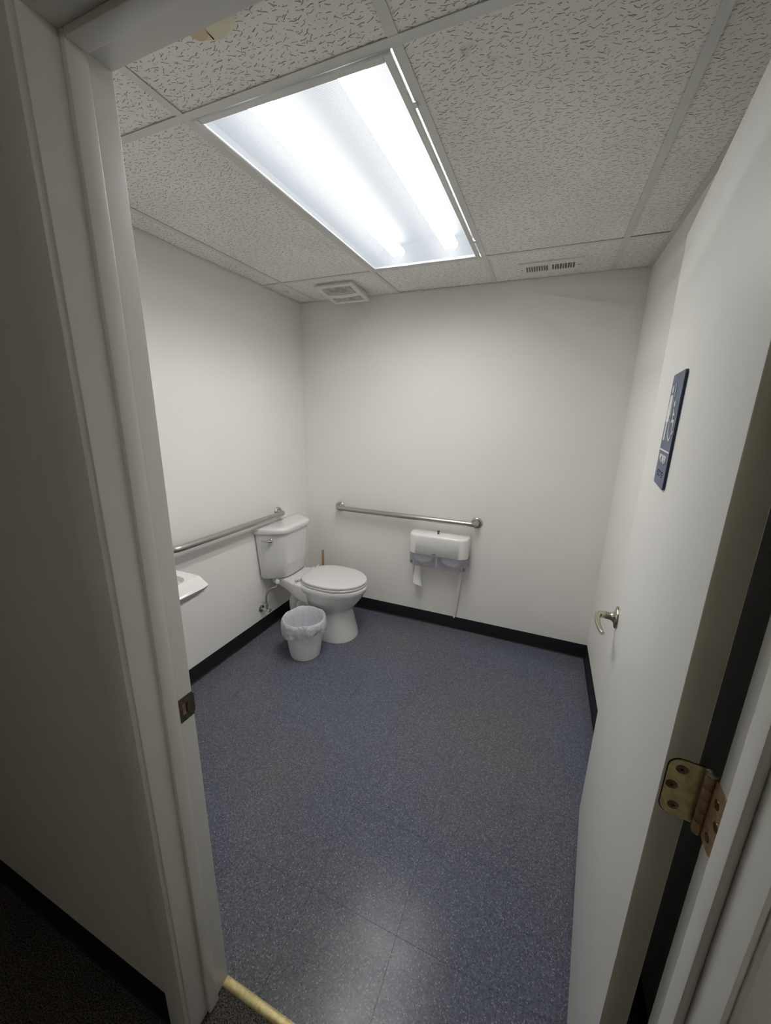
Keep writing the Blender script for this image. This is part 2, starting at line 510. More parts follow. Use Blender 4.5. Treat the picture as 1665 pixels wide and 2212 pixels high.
# bathroom floor: screed and 12 inch tiles, hairline joints
fl = S(B().box((0, -0.02, -0.10), (W, L, -0.0032)).build('floor', 'dark'))
FT = 0.3048
X0T = 1.512 - 5 * FT; Y0T = 0.271 - FT
sq = None
i = 0
while X0T + i * FT < W:
    j = 0
    while Y0T + j * FT < L:
        xa, xb = max(0.0, X0T + i * FT), min(W, X0T + (i + 1) * FT)
        ya, yb = max(0.001, Y0T + j * FT), min(L, Y0T + (j + 1) * FT)
        if xb - xa > 0.004 and yb - ya > 0.004:
            g = 0.00020
            full = abs(xb - xa - FT) < 1e-4 and abs(yb - ya - FT) < 1e-4
            if full and sq is not None:
                o = bpy.data.objects.new('floor_tile', sq.data); COL.objects.link(o); o.parent = fl
            else:
                hx, hy = (xb - xa) / 2 - g, (yb - ya) / 2 - g
                o = B().box((-hx, -hy, -0.0032), (hx, hy, 0), 0.00030, 1).build('floor_tile', 'floor', fl)
                if full:
                    sq = o
            o.location = ((xa + xb) / 2, (ya + yb) / 2, random.uniform(-0.00008, 0.0))
        j += 1
    i += 1

# threshold strip
S(B().loft([[(x, -0.0215, -0.004), (x, -0.0195, 0.0012), (x, -0.015, 0.0028), (x, -0.004, 0.0028), (x, 0.0005, 0.0012), (x, 0.0020, 0.0)] for x in (XL, XR)]).build('trim_2', 'brass_strip', smooth=50))

# baseboards: black vinyl cove
def cove(name, p0, p1, nrm, z1=0.1016, mat='vinyl_base'):
    p0, p1, nrm = Vector(p0), Vector(p1), Vector(nrm)
    prof = [(0.0, z1), (0.0022, z1), (0.0030, z1 - 0.002), (0.0030, 0.018), (0.0040, 0.010), (0.0068, 0.0035), (0.0105, 0.0010), (0.0112, 0.0), (0.0, 0.0)]
    rings = [[p + nrm * a + Vector((0, 0, z)) for a, z in prof] for p in (p0, p1)]
    return S(B().loft(rings).build(name, mat, smooth=40))
cove('baseboard_left', (0, 0, 0), (0, L, 0), (1, 0, 0))
cove('baseboard_back', (0, L, 0), (W, L, 0), (0, -1, 0))
cove('baseboard_right', (W, 0, 0), (W, L, 0), (-1, 0, 0))
cove('baseboard_front', (0, 0, 0), (XL - 0.062, 0, 0), (0, 1, 0))
cove('baseboard_hall', (HX0, YH, -0.004), (1.036, YH, -0.004), (0, -1, 0))
cove('baseboard_hall.001', (2.078, YH, -0.004), (HX1, YH, -0.004), (0, -1, 0))

# ------------------------------------------------------------------ door frame
fr = thing('trim_1', (XL, 0, 0), kind='structure')
JT = 0.019
B().box((XL - JT, YH, -0.004), (XL, 0, HH + JT), 0.0012).build('jamb', 'trim', fr, smooth=30)
B().box((XR, YH, -0.004), (XR + JT, 0, HH + JT), 0.0012).build('jamb', 'trim', fr, smooth=30)
B().box((XL, YH, HH), (XR, 0, HH + JT), 0.0012).build('head_jamb', 'trim', fr, smooth=30)
SP = 0.011
B().box((XL, ST0, -0.003), (XL + SP, ST1, HH), 0.0024).build('door_stop', 'trim', fr, smooth=30)
B().box((XR - SP, ST0, -0.003), (XR, ST1, HH), 0.0024).build('door_stop', 'trim', fr, smooth=30)
B().box((XL + SP, ST0, HH - SP), (XR - SP, ST1, HH), 0.0024).build('door_stop', 'trim', fr, smooth=30)
RV, CW = 0.006, 0.057
def casing_prof(x, sgn):
    # from the opening edge outward: thin eased inner edge, slight slope up to a thicker back
    return [(x, 0.0), (x, 0.0035), (x + sgn * 0.003, 0.0065), (x + sgn * 0.012, 0.0085), (x + sgn * (CW - 0.006), 0.0120), (x + sgn * (CW - 0.001), 0.0115), (x + sgn * CW, 0.0095), (x + sgn * CW, 0.0)]
for side, y0, sg in (('hall', YH, -1), ('room', 0.0, 1)):
    zt = HH + RV
    for x, s in ((XL - RV, -1), (XR + RV, 1)):
        rings = []
        for zz in (0, 1):
            ring = []
            for u, t in casing_prof(0, 1):
                ring.append((x + s * u, y0 + sg * t, -0.003 if zz == 0 else zt + u))
            rings.append(ring)
        B().loft(rings).build('casing', 'trim', fr, smooth=30)
    rings = []
    for x, s in ((XL - RV, -1), (XR + RV, 1)):
        rings.append([(x + s * u, y0 + sg * t, zt + u) for u, t in casing_prof(0, 1)])
    B().loft(rings).build('head_casing', 'trim', fr, smooth=30)

# strike plate on the left jamb, with a curved lip past the jamb edge
spx = XL
SZ0, SZ1 = 0.901, 0.960
def strike():
    b = B()
    th = 0.0016
    xs = spx + th
    ya, yb = -0.0345, 0.0
    ha, hb, hz0, hz1 = -0.0275, -0.0135, 0.916, 0.946
    def q(y0, z0, y1, z1):
        b.box((spx - 0.0005, y0, z0), (xs, y1, z1))
    q(ya, SZ0, ha, SZ1); q(hb, SZ0, yb, SZ1); q(ha, SZ0, hb, hz0); q(ha, hz1, hb, SZ1)
    # lip
    path = [(spx + 0.0008, 0.0), (spx + 0.0005, 0.003), (spx - 0.0012, 0.0055), (spx - 0.0045, 0.0075)]
    for z0, z1 in ((SZ0 + 0.006, SZ1 - 0.006),):
        rings = []
        for k, (x, y) in enumerate(path):
            ins = 0.0 if k == 0 else 0.004 * (k / 3) ** 2
            rings.append([(x - 0.0008, y, z0 + ins), (x + 0.0008, y, z0 + ins), (x + 0.0008, y, z1 - ins), (x - 0.0008, y, z1 - ins)])
        b.loft(rings)
    return b
stp = strike().build('strike_plate', 'strike', fr, smooth=30)
stp['label'] = 'tarnished metal strike plate with a curved lip'
B().box((spx - 0.002, -0.0272, 0.9163), (spx + 0.0007, -0.0137, 0.9457)).build('latch_hole', 'raw_wood', stp)
B().box((spx - 0.001, -0.0190, 0.9180), (spx + 0.0012, -0.0150, 0.9440)).build('latch_shadow', 'dark', stp)
for ch_ in stp.children:
    for v in ch_.data.vertices:
        v.co -= Vector(fr.location)
for zz in (0.909, 0.953):
    o = B().lathe([(0.0036, 0), (0.0034, 0.0006), (0.0, 0.0007)], 14, (spx + 0.0015, -0.018, zz), 'X', True, False).build('screw', 'screw', stp, smooth=40)
    for v in o.data.vertices:
        v.co -= Vector(fr.location)

# ------------------------------------------------------------------ ceiling grid and tiles
ce = S(B().box((-0.1, -0.12, ZC), (W + 0.1, L + 0.1, ZC + 0.06)).build('ceiling', 'ceiling_deck'))
xs = [0.0, XA - G, XA, XA + G, XA + 2 * G, W]
ys = [0.0, YA, YB, L]
FLW = 0.012
for i in range(5):
    for j in range(3):
        if i == 2 and j == 1:
            continue
        g0 = 0.004
        xa, xb = xs[i] + g0, xs[i + 1] - g0
        ya, yb = ys[j] + g0, ys[j + 1] - g0
        dz = random.uniform(0.0020, 0.0034)
        tilt = [random.uniform(-0.0006, 0.0010) for _ in range(4)]
        b = B()
        lo = [(xa, ya, H + dz + tilt[0]), (xb, ya, H + dz + tilt[1]), (xb, yb, H + dz + tilt[2]), (xa, yb, H + dz + tilt[3])]
        b.loft([lo, [(x, y, H + 0.019) for x, y, z in lo]])
        b.build('ceiling_tile', 'tile', ce, origin=(0, 0, 0))
def tee(x0, y0, x1, y1, name, dz=0.0):
    b = B()
    if abs(x1 - x0) < 1e-6:
        b.box((x0 - FLW, y0, H - dz), (x0 + FLW, y1, H + 0.0009)); b.box((x0 - 0.0008, y0, H + 0.0009), (x0 + 0.0008, y1, H + 0.030))
    else:
        b.box((x0, y0 - FLW, H - dz), (x1, y0 + FLW, H + 0.0009)); b.box((x0, y0 - 0.0008, H + 0.0009), (x1, y0 + 0.0008, H + 0.030))
    b.build(name, 'tee', ce)
tee(0, YA, W, YA, 'main_tee', 0.0004); tee(0, YB, W, YB, 'main_tee', 0.0002)
for k in (1, 2, 3, 4):
    for j in range(3):
        ya = ys[j] + (FLW if j else 0); yb = ys[j + 1] - (FLW if j < 2 else 0)
        tee(xs[k], ya, xs[k], yb, 'cross_tee')
AG = 0.0215
def angle(a, b_):
    B().box(a, b_).build('wall_angle', 'tee', ce)
angle((0, 0, H - 0.0006), (AG, L, H + 0.0012)); angle((W - AG, 0, H - 0.0006), (W, L, H + 0.0012))
angle((AG, L - AG, H - 0.0006), (W - AG, L, H + 0.0012)); angle((AG, 0, H - 0.0006), (W - AG, AG, H + 0.0012))

# ================================================================== DOOR
DX, DY, DTH, DW, DT = 1.9659, 0.0251, 0.1065, 0.904, 0.035
DROT = PI / 2 - DTH
DZ0, DZ1 = 0.012, HH - 0.003
dm = B().box((0, -DT, DZ0), (DW, 0, DZ1), 0.0012, 2).build('door_1', 'door', smooth=30)
dm.location = (DX, DY, 0); dm.rotation_euler = (0, 0, DROT)
S(dm)
# bare hinge edge of the slab
eb = B().box((-0.0006, -DT + 0.0012, DZ0 + 0.001), (0.0004, -0.0012, DZ1 - 0.001)).build('hinge_edge', 'door_edge', dm)
# lever handles on both faces
LS, LZ = 0.842, 0.918
def lever(sgn, y0):
    h = B().lathe([(0.0375, 0.0), (0.0375, 0.004), (0.0345, 0.0078), (0.020, 0.0105), (0.0145, 0.0155), (0.0125, 0.022), (0.0120, 0.036)], 36)
    m = Matrix.Translation((LS, y0, LZ)) @ Matrix.Rotation(-sgn * PI / 2, 4, 'X')
    for v in h.bm.verts:
        v.co = m @ v.co
    rose = h.build('lever_handle', 'nickel', dm, smooth=45)
    p = [(LS + 0.002, y0 + sgn * 0.032, LZ), (LS + 0.001, y0 + sgn * 0.052, LZ)]
    p = [Vector(q) for q in p]
    path = [Vector((LS, y0 + sgn * 0.030, LZ)), Vector((LS, y0 + sgn * 0.042, LZ)), Vector((LS - 0.002, y0 + sgn * 0.0515, LZ)),
            Vector((LS - 0.010, y0 + sgn * 0.0575, LZ)), Vector((LS - 0.034, y0 + sgn * 0.0600, LZ + 0.001)), Vector((LS - 0.064, y0 + sgn * 0.0590, LZ + 0.002)),
            Vector((LS - 0.094, y0 + sgn * 0.0550, LZ + 0.001)), Vector((LS - 0.117, y0 + sgn * 0.0490, LZ - 0.001)), Vector((LS - 0.130, y0 + sgn * 0.0440, LZ - 0.003))]
    B().tube(path, [0.0112, 0.0112, 0.0110, 0.0102, 0.0092, 0.0082, 0.0074, 0.0068, 0.0062], 18).build('lever_grip', 'nickel', rose, smooth=60)
    return rose
lever(1, 0.0); 
lever(-1, -DT)
B().box((DW - 0.0002, -DT / 2 - 0.0125, LZ - 0.028), (DW + 0.0012, -DT / 2 + 0.0125, LZ + 0.028), 0.0004, 1).build('latch_plate', 'nickel', dm)
# hinges: leaf on the door edge, leaf on the jamb, five knuckles
inv = Matrix.Rotation(-DROT, 4, 'Z') @ Matrix.Translation((-DX, -DY, 0))
PIN = Vector((2.0100, 0.0085))
def hinge(zc):
    z0, z1 = zc - 0.0455, zc + 0.0455
    # door leaf (door local frame): on face x=0, spanning y from near the visible face to the pin side
    pin_l = inv @ Vector((PIN.x, PIN.y, 0))
    yv = -0.0045            # end of the leaf near the visible face
    yp = pin_l.y + 0.004    # pin side
    r = 0.0155
    poly = []
    for k in range(7):
        a = PI / 2 * k / 6
        poly.append((yv - r + r * math.sin(a), z1 - r + r * math.cos(a)))
    for k in range(7):
        a = PI / 2 * k / 6
        poly.append((yv - r + r * math.cos(a), z0 + r - r * math.sin(a)))
    poly += [(yp, z0), (yp, z1)]
    hg = B().prism(poly, -0.0024, -0.0002, lambda u, v, h: (h, u, v)).build('hinge', 'brass', dm, smooth=30)
    rim = [(u + (0.0012 if u > yv - r else 0), v + (0.0012 if v > zc else -0.0012)) for u, v in poly]
    B().prism(rim, -0.00075, -0.0003, lambda u, v, h: (h, u, v)).build('mortise_edge', 'dark', hg)
    # jamb leaf in room coordinates on x = XR
    polyj = []
    yv2, yp2 = -0.0345, PIN.y - 0.004
    for k in range(7):
        a = PI / 2 * k / 6
        polyj.append((yv2 + r - r * math.sin(a), z1 - r + r * math.cos(a)))
    for k in range(7):
        a = PI / 2 * k / 6
        polyj.append((yv2 + r - r * math.cos(a), z0 + r - r * math.sin(a)))
    polyj += [(yp2, z0), (yp2, z1)]
    def fj(u, v, h):
        return inv @ Vector((XR - h, u, v))
    B().prism(polyj, -0.0002, 0.0022, fj).build('jamb_leaf', 'brass_dark', hg, smooth=30)
    n = 5
    for k in range(n):
        za = z0 + (z1 - z0) * k / n + 0.0004; zb = z0 + (z1 - z0) * (k + 1) / n - 0.0004
        B().lathe([(0.0058, za), (0.0062, za + 0.0006), (0.0062, zb - 0.0006), (0.0058, zb)], 20, (pin_l.x, pin_l.y, 0)).build('knuckle', 'brass_dark', hg, smooth=40)
    B().lathe([(0.0045, z0 - 0.003), (0.0045, z1 + 0.0005), (0.0070, z1 + 0.0008), (0.0072, z1 + 0.0030), (0.0050, z1 + 0.0042)], 20, (pin_l.x, pin_l.y, 0)).build('hinge_pin', 'steel', hg, smooth=40)
    mid = (yv + yp) / 2
    for (sy, sz) in ((mid + 0.004, z1 - 0.014), (mid + 0.011, zc + 0.003), (mid + 0.004, z0 + 0.017)):
        sb = B().lathe([(0.0068, 0.0), (0.0064, 0.0006), (0.0040, 0.0009)], 18)
        m = Matrix.Translation((-0.0024, sy, sz)) @ Matrix.Rotation(-PI / 2, 4, 'Y')
        for v in sb.bm.verts:
            v.co = m @ v.co
        so = sb.build('screw', 'screw', hg, smooth=40)
        cb = B()
        for aa in (0.3, 0.3 + PI / 2):
            mm = Matrix.Translation((-0.0034, sy, sz)) @ Matrix.Rotation(aa, 4, 'X')
            cb.box((-0.0002, -0.0022, -0.0006), (0.0004, 0.0022, 0.0006), m=mm)
        cb.build('cross_slot', 'dark', hg)
    for (sy, sz) in ((-0.012, z1 - 0.022), (-0.022, zc), (-0.012, z0 + 0.016)):
        sb = B().lathe([(0.0062, 0.0), (0.0058, 0.0006), (0.0036, 0.0009)], 18)
        m = inv @ Matrix.Translation((XR - 0.0022, sy, sz)) @ Matrix.Rotation(-PI / 2, 4, 'Y')
        for v in sb.bm.verts:
            v.co = m @ v.co
        sb.build('screw', 'screw', hg, smooth=40)
    return hg
for zc in (0.26, 1.087, 1.86):
    hinge(zc)

# ================================================================== SIGN on the door
SC, SW, SH, SZ = 0.506, 0.148, 0.246, 1.543
DM = Matrix.Translation((DX, DY, 0)) @ Matrix.Rotation(DROT, 4, 'Z')
sgp = DM @ Vector((SC, 0.0, SZ))
sg = thing('restroom_sign', sgp, 'navy blue plastic restroom sign with white figures fixed on the open door', 'sign', rotz=DROT + PI, world=False)
TS = 0.0055
def fs(u, v, h):
    return (u, -h, v)
B().prism(rrect(-SW / 2, -SH / 2, SW / 2, SH / 2, 0.010), 0.0002, TS - 0.0012, fs).build('backing', 'navy_dark', sg, smooth=30)
B().prism(rrect(-SW / 2 + 0.0008, -SH / 2 + 0.0008, SW / 2 - 0.0008, SH / 2 - 0.0008, 0.0095), TS - 0.0012, TS, fs).build('panel', 'navy', sg, smooth=30)
RZ = TS + 0.0009
def raised(name, polys, mat='sign_white'):
    b = B()
    for p in polys:
        b.prism(p, TS - 0.0002, RZ, fs)
    return b.build(name, mat, sg, smooth=30)
def circ(cx, cy, r, n=20):
    return [(cx + r * math.cos(2 * PI * k / n), cy + r * math.sin(2 * PI * k / n)) for k in range(n)]
def off(poly, cx, cz):
    return [(u + cx, v + cz) for u, v in poly]
# woman: centred at u=-0.040 (far half), z from -0.022 to +0.100
wu = -0.038
raised('woman_figure', [
    circ(wu, 0.0895, 0.0088),
    [(wu - 0.0125, 0.0775), (wu + 0.0125, 0.0775), (wu + 0.0165, 0.073), (wu + 0.0255, 0.0335), (wu + 0.0200, 0.0320), (wu + 0.0125, 0.0615), (wu + 0.0110, 0.0615),
     (wu + 0.0215, 0.0190), (wu - 0.0215, 0.0190), (wu - 0.0110, 0.0615), (wu - 0.0125, 0.0615), (wu - 0.0200, 0.0320), (wu - 0.0255, 0.0335), (wu - 0.0165, 0.073)],
    [(wu - 0.0105, 0.0195), (wu - 0.0015, 0.0195), (wu - 0.0015, -0.0220), (wu - 0.0085, -0.0220), (wu - 0.0105, -0.020)],
    [(wu + 0.0015, 0.0195), (wu + 0.0105, 0.0195), (wu + 0.0105, -0.020), (wu + 0.0085, -0.0220), (wu + 0.0015, -0.0220)]])
raised('divider_bar', [[(-0.0050, -0.022), (-0.0005, -0.022), (-0.0005, 0.100), (-0.0050, 0.100)]])
wc = 0.030
ringp = []
for k in range(25):
    a = math.radians(118 + (345 - 118) * k / 24)
    ringp.append((wc + 0.0235 * math.cos(a), 0.002 + 0.0235 * math.sin(a)))
for k in range(24, -1, -1):
    a = math.radians(118 + (345 - 118) * k / 24)
    ringp.append((wc + 0.0192 * math.cos(a), 0.002 + 0.0192 * math.sin(a)))
raised('wheelchair_figure', [
    circ(wc - 0.004, 0.0560, 0.0066),
    [(wc - 0.0075, 0.0475), (wc - 0.0010, 0.0475), (wc + 0.0015, 0.0370), (wc + 0.0165, 0.0370), (wc + 0.0165, 0.0325), (wc + 0.0022, 0.0325), (wc + 0.0035, 0.0240), (wc + 0.0205, 0.0240), (wc + 0.0305, 0.0000), (wc + 0.0365, 0.0025), (wc + 0.0385, -0.0020), (wc + 0.0275, -0.0075), (wc + 0.0165, 0.0180), (wc - 0.0040, 0.0180)],
    ringp])
raised('rule_line', [[(-SW / 2 + 0.001, -0.0450), (SW / 2 - 0.001, -0.0450), (SW / 2 - 0.001, -0.0420), (-SW / 2 + 0.001, -0.0420)]])
tx = text_mesh('lettering', 'WOMEN', 0.0235, 0.0006, 'sign_white', sg, (0, -TS - 0.0004, -0.0625), (PI / 2, 0, 0), 0.0006)
tx.scale = (1.02, 1, 1)
br = B()
cells = {'W': (2, 4, 5, 6), 'O': (1, 3, 5), 'M': (1, 3, 4), 'E': (1, 5), 'N': (1, 3, 4, 5)}
for k, chh in enumerate('WOMEN'):
    for dd in cells[chh]:
        cu = (-2 + k) * 0.0175 + (0.0026 if dd > 3 else -0.0026)
        cv = -0.0935 - ((dd - 1) % 3) * 0.0050 + 0.004
        br.loft([[fs(cu + rr * math.cos(2 * PI * q / 10), cv + rr * math.sin(2 * PI * q / 10), hh) for q in range(10)] for rr, hh in ((0.0019, TS - 0.0002), (0.0018, TS + 0.0007), (0.0009, TS + 0.0012))])
br.build('braille_dots', 'navy_dark', sg, smooth=60)

# ================================================================== TROFFER
tr = thing('ceiling_light', (XA + G / 2, (YA + YB) / 2, H), 'recessed fluorescent ceiling light with prismatic lens, lit', 'ceiling light')
x0, x1, y0, y1 = XA + 0.0025, XA + G - 0.0025, YA + 0.0025, YB - 0.0025
hb = B()
zt = H + 0.105
hb.loft([[(x0, y0, H + 0.0012), (x1, y0, H + 0.0012), (x1, y1, H + 0.0012), (x0, y1, H + 0.0012)],
         [(x0 + 0.004, y0, H + 0.045), (x1 - 0.004, y0, H + 0.045), (x1 - 0.004, y1, H + 0.045), (x0 + 0.004, y1, H + 0.045)],
         [(x0 + 0.07, y0, zt), (x1 - 0.07, y0, zt), (x1 - 0.07, y1, zt), (x0 + 0.07, y1, zt)]], cap0=False)
hb.build('housing', 'housing', tr)
# hinged lens frame: the right-hand edge hangs a little open
FW = 0.021
fx0, fx1, fy0, fy1 = XA + 0.0135, XA + G - 0.0160, YA + 0.0135, YB - 0.0135
DROOP = 0.0035
def fz(x):
    return H - 0.0005 - DROOP * max(0.0, (x - fx0) / (fx1 - fx0))
def fbar(xa, ya, xb, yb, name):
    b = B()
    lo = [(xa, ya), (xb, ya), (xb, yb), (xa, yb)]
    ins = 0.0025
    lo2 = [(xa + ins, ya + ins), (xb - ins, ya + ins), (xb - ins, yb - ins), (xa + ins, yb - ins)]
    b.loft([[(x, y, fz(x) - 0.0022) for x, y in lo2], [(x, y, fz(x)) for x, y in lo], [(x, y, fz(x) + 0.0033) for x, y in lo]])
    b.build(name, 'frame_alu', tr, smooth=20)
fbar(fx0, fy0, fx0 + FW, fy1, 'frame_side'); fbar(fx1 - FW, fy0, fx1, fy1, 'frame_side')
fbar(fx0 + FW, fy0, fx1 - FW, fy0 + FW, 'frame_end'); fbar(fx0 + FW, fy1 - FW, fx1 - FW, fy1, 'frame_end')
for a_, b_, nm in (((fx0, fy0), (fx0 + 0.002, fy1), 'frame_light_block'), ((fx0, fy0), (fx1, fy0 + 0.002), 'frame_light_block'), ((fx0, fy1 - 0.002), (fx1, fy1), 'frame_light_block')):  # thin bars added to block tube light leaking around the lens frame
    sk_ = B()
    q_ = [(a_[0], a_[1]), (b_[0], a_[1]), (b_[0], b_[1]), (a_[0], b_[1])]
    sk_.loft([[(x, y, fz(x) + 0.0033) for x, y in q_], [(x, y, H + 0.013) for x, y in q_]])
    sk_.build(nm, 'frame_alu', tr)
lx0, lx1, ly0, ly1 = fx0 + FW - 0.004, fx1 - FW + 0.004, fy0 + FW - 0.004, fy1 - FW + 0.004
lb = B()
lb.face([(lx0, ly0, fz(lx0) + 0.0035), (lx1, ly0, fz(lx1) + 0.0035), (lx1, ly1, fz(lx1) + 0.0035), (lx0, ly1, fz(lx0) + 0.0035)])
lb.build('lens', 'lens', tr)
# latch tabs on the free edge
for yy in (YA + 0.175, YB - 0.20):
    B().box((fx1 - 0.002, yy - 0.009, fz(fx1) - 0.0005), (fx1 + 0.0085, yy + 0.009, H + 0.010), 0.0008, 1).build('latch_tab', 'frame_alu', tr)
for xx in (XA + G * 0.27 - 0.019, XA + G * 0.27 + 0.019, XA + G * 0.73 - 0.019, XA + G * 0.73 + 0.019):
    t_ = B().lathe([(0.0165, y0 + 0.010), (0.0170, y0 + 0.012), (0.0170, y1 - 0.032), (0.0165, y1 - 0.030)], 14)
    for v in t_.bm.verts:
        v.co = Vector((xx + v.co.x, v.co.z, H + 0.062 + v.co.y))
    t_.build('tube', 'tube', tr, smooth=40)

# ================================================================== HALL FILL LAMP (added behind the camera to brighten hall and door frame)
hl = thing('hall_fill_lamp', (2.45, -1.40, HZ), 'added round fill lamp, out of view in the hall outside the bathroom door', 'ceiling light')
B().lathe([(0.15, HZ - 0.001), (0.15, HZ - 0.03), (0.14, HZ - 0.035)], 40, (2.45, -1.40, 0)).build('base', 'vent_white', hl, smooth=40)
B().lathe([(0.135, HZ - 0.035), (0.12, HZ - 0.075), (0.08, HZ - 0.10), (0.02, HZ - 0.11)], 40, (2.45, -1.40, 0)).build('shade', 'hall_fill_lamp', hl, smooth=60)

# ================================================================== EXHAUST FAN GRILLE
FG = thing('exhaust_fan_grille', (0.475, 1.86, H), 'white sagging exhaust fan grille in the ceiling near the back wall', 'vent')
gx0, gx1, gy0, gy1 = 0.345, 0.603, 1.735, 1.985
def gz(v):      # hangs lower towards the back wall
    return H - 0.010 - 0.030 * v
def gp(u, v, d=0.0):
    return (gx0 + (gx1 - gx0) * u, gy0 + (gy1 - gy0) * v, gz(v) - d)
def gpatch(u0, v0, u1, v1, d0, d1, name, mat, par, n=10, curve=0.0):
    b = B()
    rings = []
    for k in range(n + 1):
        u = u0 + (u1 - u0) * k / n
        c = curve * math.sin(PI * k / n)
        rings.append([gp(u, v0 + c, d0), gp(u, v1 + c, d0), gp(u, v1 + c, d1), gp(u, v0 + c, d1)])
    b.loft(rings)
    return b.build(name, mat, par, smooth=30)
B().loft([[gp(0.06, 0.06, -0.03), gp(0.94, 0.06, -0.03), gp(0.94, 0.94, -0.03), gp(0.06, 0.94, -0.03)],
          [gp(0.03, 0.03, 0.0), gp(0.97, 0.03, 0.0), gp(0.97, 0.97, 0.0), gp(0.03, 0.97, 0.0)]]).build('collar', 'vent_white', FG)
rim = gpatch(0.0, 0.0, 1.0, 0.10, 0.0, 0.009, 'rim', 'vent_white', FG)
gpatch(0.0, 0.90, 1.0, 1.0, 0.0, 0.012, 'rim', 'vent_white', FG)
gpatch(0.0, 0.10, 0.11, 0.90, 0.0, 0.010, 'rim', 'vent_white', FG)
gpatch(0.89, 0.10, 1.0, 0.90, 0.0, 0.010, 'rim', 'vent_white', FG)
gpatch(0.11, 0.47, 0.89, 0.63, 0.0, 0.012, 'cross_band', 'vent_white', FG, curve=0.05)
gpatch(0.11, 0.10, 0.89, 0.90, 0.0005, 0.003, 'dusty_screen', 'vent_mesh', FG)
for k in range(7):
    v = 0.13 + k * 0.046
    gpatch(0.12, v, 0.88, v + 0.013, 0.002, 0.0055, 'louver', 'vent_mesh', FG, curve=0.03)
for k in range(5):
    v = 0.68 + k * 0.044
    gpatch(0.12, v, 0.88, v + 0.013, 0.002, 0.0055, 'louver', 'vent_mesh', FG, curve=0.03)

# ================================================================== SUPPLY REGISTER
RG = thing('air_register', (1.683, 1.888, H), 'white metal air register with two rows of slots in the ceiling', 'vent')
rx0, rx1, ry0, ry1 = 1.530, 1.836, 1.808, 1.968
zf = H - 0.0040
sl = []
for bank in ((1.563, 1.674), (1.690, 1.801)):
    n = 9
    p = (bank[1] - bank[0]) / n
    for k in range(n):
        sl.append((bank[0] + p * k + p * 0.18, bank[0] + p * (k + 1) - p * 0.18))
sy0, sy1 = 1.855, 1.936
fp = B()
fp.box((rx0, ry0, zf), (rx1, sy0, H + 0.0020)); fp.box((rx0, sy1, zf), (rx1, ry1, H + 0.0020))
prev = rx0
for a_, b_ in sl:
    fp.box((prev, sy0, zf), (a_, sy1, H + 0.0010)); prev = b_
fp.box((prev, sy0, zf), (rx1, sy1, H + 0.0010))
fp.build('face_plate', 'vent_white', RG)
B().box((1.555, sy0 - 0.004, H + 0.0004), (1.809, sy1 + 0.004, H + 0.0019)).build('dark_slot_backing', 'dark', RG)  # near-black sheet stands in for the unlit depth behind the slots
for k, (a_, b_) in enumerate(sl):
    sgn = -1 if k < 9 else 1
    c = (a_ + b_) / 2
    m = Matrix.Translation((c, (sy0 + sy1) / 2, H - 0.0012)) @ Matrix.Rotation(sgn * 0.9, 4, 'Y')
    B().box((-0.0011, -(sy1 - sy0) / 2, -0.0003), (0.0011, (sy1 - sy0) / 2, 0.0003), m=m).build('slat', 'vent_white', RG)
for xx in (1.545, 1.818):
    B().lathe([(0.0038, zf), (0.0036, zf - 0.0008), (0.002, zf - 0.0014)], 14, (xx, 1.893, 0)).build('screw', 'screw', RG, smooth=40)
B().box((1.822, 1.889, zf - 0.006), (1.832, 1.892, zf + 0.001)).build('damper_tab', 'vent_white', RG)

# ================================================================== SMOKE ALARM
SA = thing('smoke_alarm', (1.080, 0.203, H), 'yellowed round smoke alarm on the ceiling behind the door head', 'smoke alarm')
sc_ = (1.080, 0.203, 0)
B().lathe([(0.066, H + 0.001), (0.067, H - 0.006), (0.066, H - 0.010)], 48, sc_).build('base_ring', 'cream', SA, smooth=40)
B().lathe([(0.0655, H - 0.010), (0.0645, H - 0.028), (0.060, H - 0.037), (0.052, H - 0.041), (0.030, H - 0.0425), (0.002, H - 0.0425)], 48, sc_, cap0=False).build('cover', 'cream', SA, smooth=50)
pp = [(1.050 + 0.020 * math.cos(2 * PI * k / 24), 0.222 + 0.024 * math.sin(2 * PI * k / 24)) for k in range(24)]
B().prism(pp, H - 0.0435, H - 0.0405).build('test_button', 'cream_dark', SA, smooth=40)
B().box((1.0670, 0.206, H - 0.0430), (1.0680, 0.252, H - 0.0405)).build('vent_slot', 'dark', SA)

# ================================================================== GRAB BARS
def grab(name, a, b_, nrm, label):
    a, b_, nrm = Vector(a), Vector(b_), Vector(nrm)
    t = (b_ - a).normalized()
    o = thing(name, a, label, 'grab bar', 'steel grab bars')
    so, br_ = 0.058, 0.034
    path = [a + nrm * 0.002] + arc(a + nrm * (so - br_) + t * br_, br_, PI, PI / 2, 8, t, nrm) + arc(b_ + nrm * (so - br_) - t * br_, br_, PI / 2, 0, 8, t, nrm) + [b_ + nrm * 0.002]
    B().tube(path, 0.0185, 20).build('rail', 'steel', o, smooth=60)
    for c in (a, b_):
        f = B()
        rings = []
        ax = t; ay = nrm.cross(t)
        for rr, hh in ((0.0385, 0.0004), (0.0385, 0.004), (0.0365, 0.0075), (0.030, 0.0105), (0.0190, 0.0125)):
            rings.append([c + nrm * hh + (ax * math.cos(2 * PI * k / 32) + ay * math.sin(2 * PI * k / 32)) * rr for k in range(32)])
        f.loft(rings).build('flange', 'steel', o, smooth=40)
    return o
grab('grab_bar', (0.3152, L, 0.8475), (1.3877, L, 0.8475), (0, -1, 0), 'brushed steel grab bar on the back wall above the paper dispenser')
grab('grab_bar', (0, 1.7066, 0.850), (0, 0.792, 0.862), (1, 0, 0), 'brushed steel grab bar on the left wall running over the toilet tank')

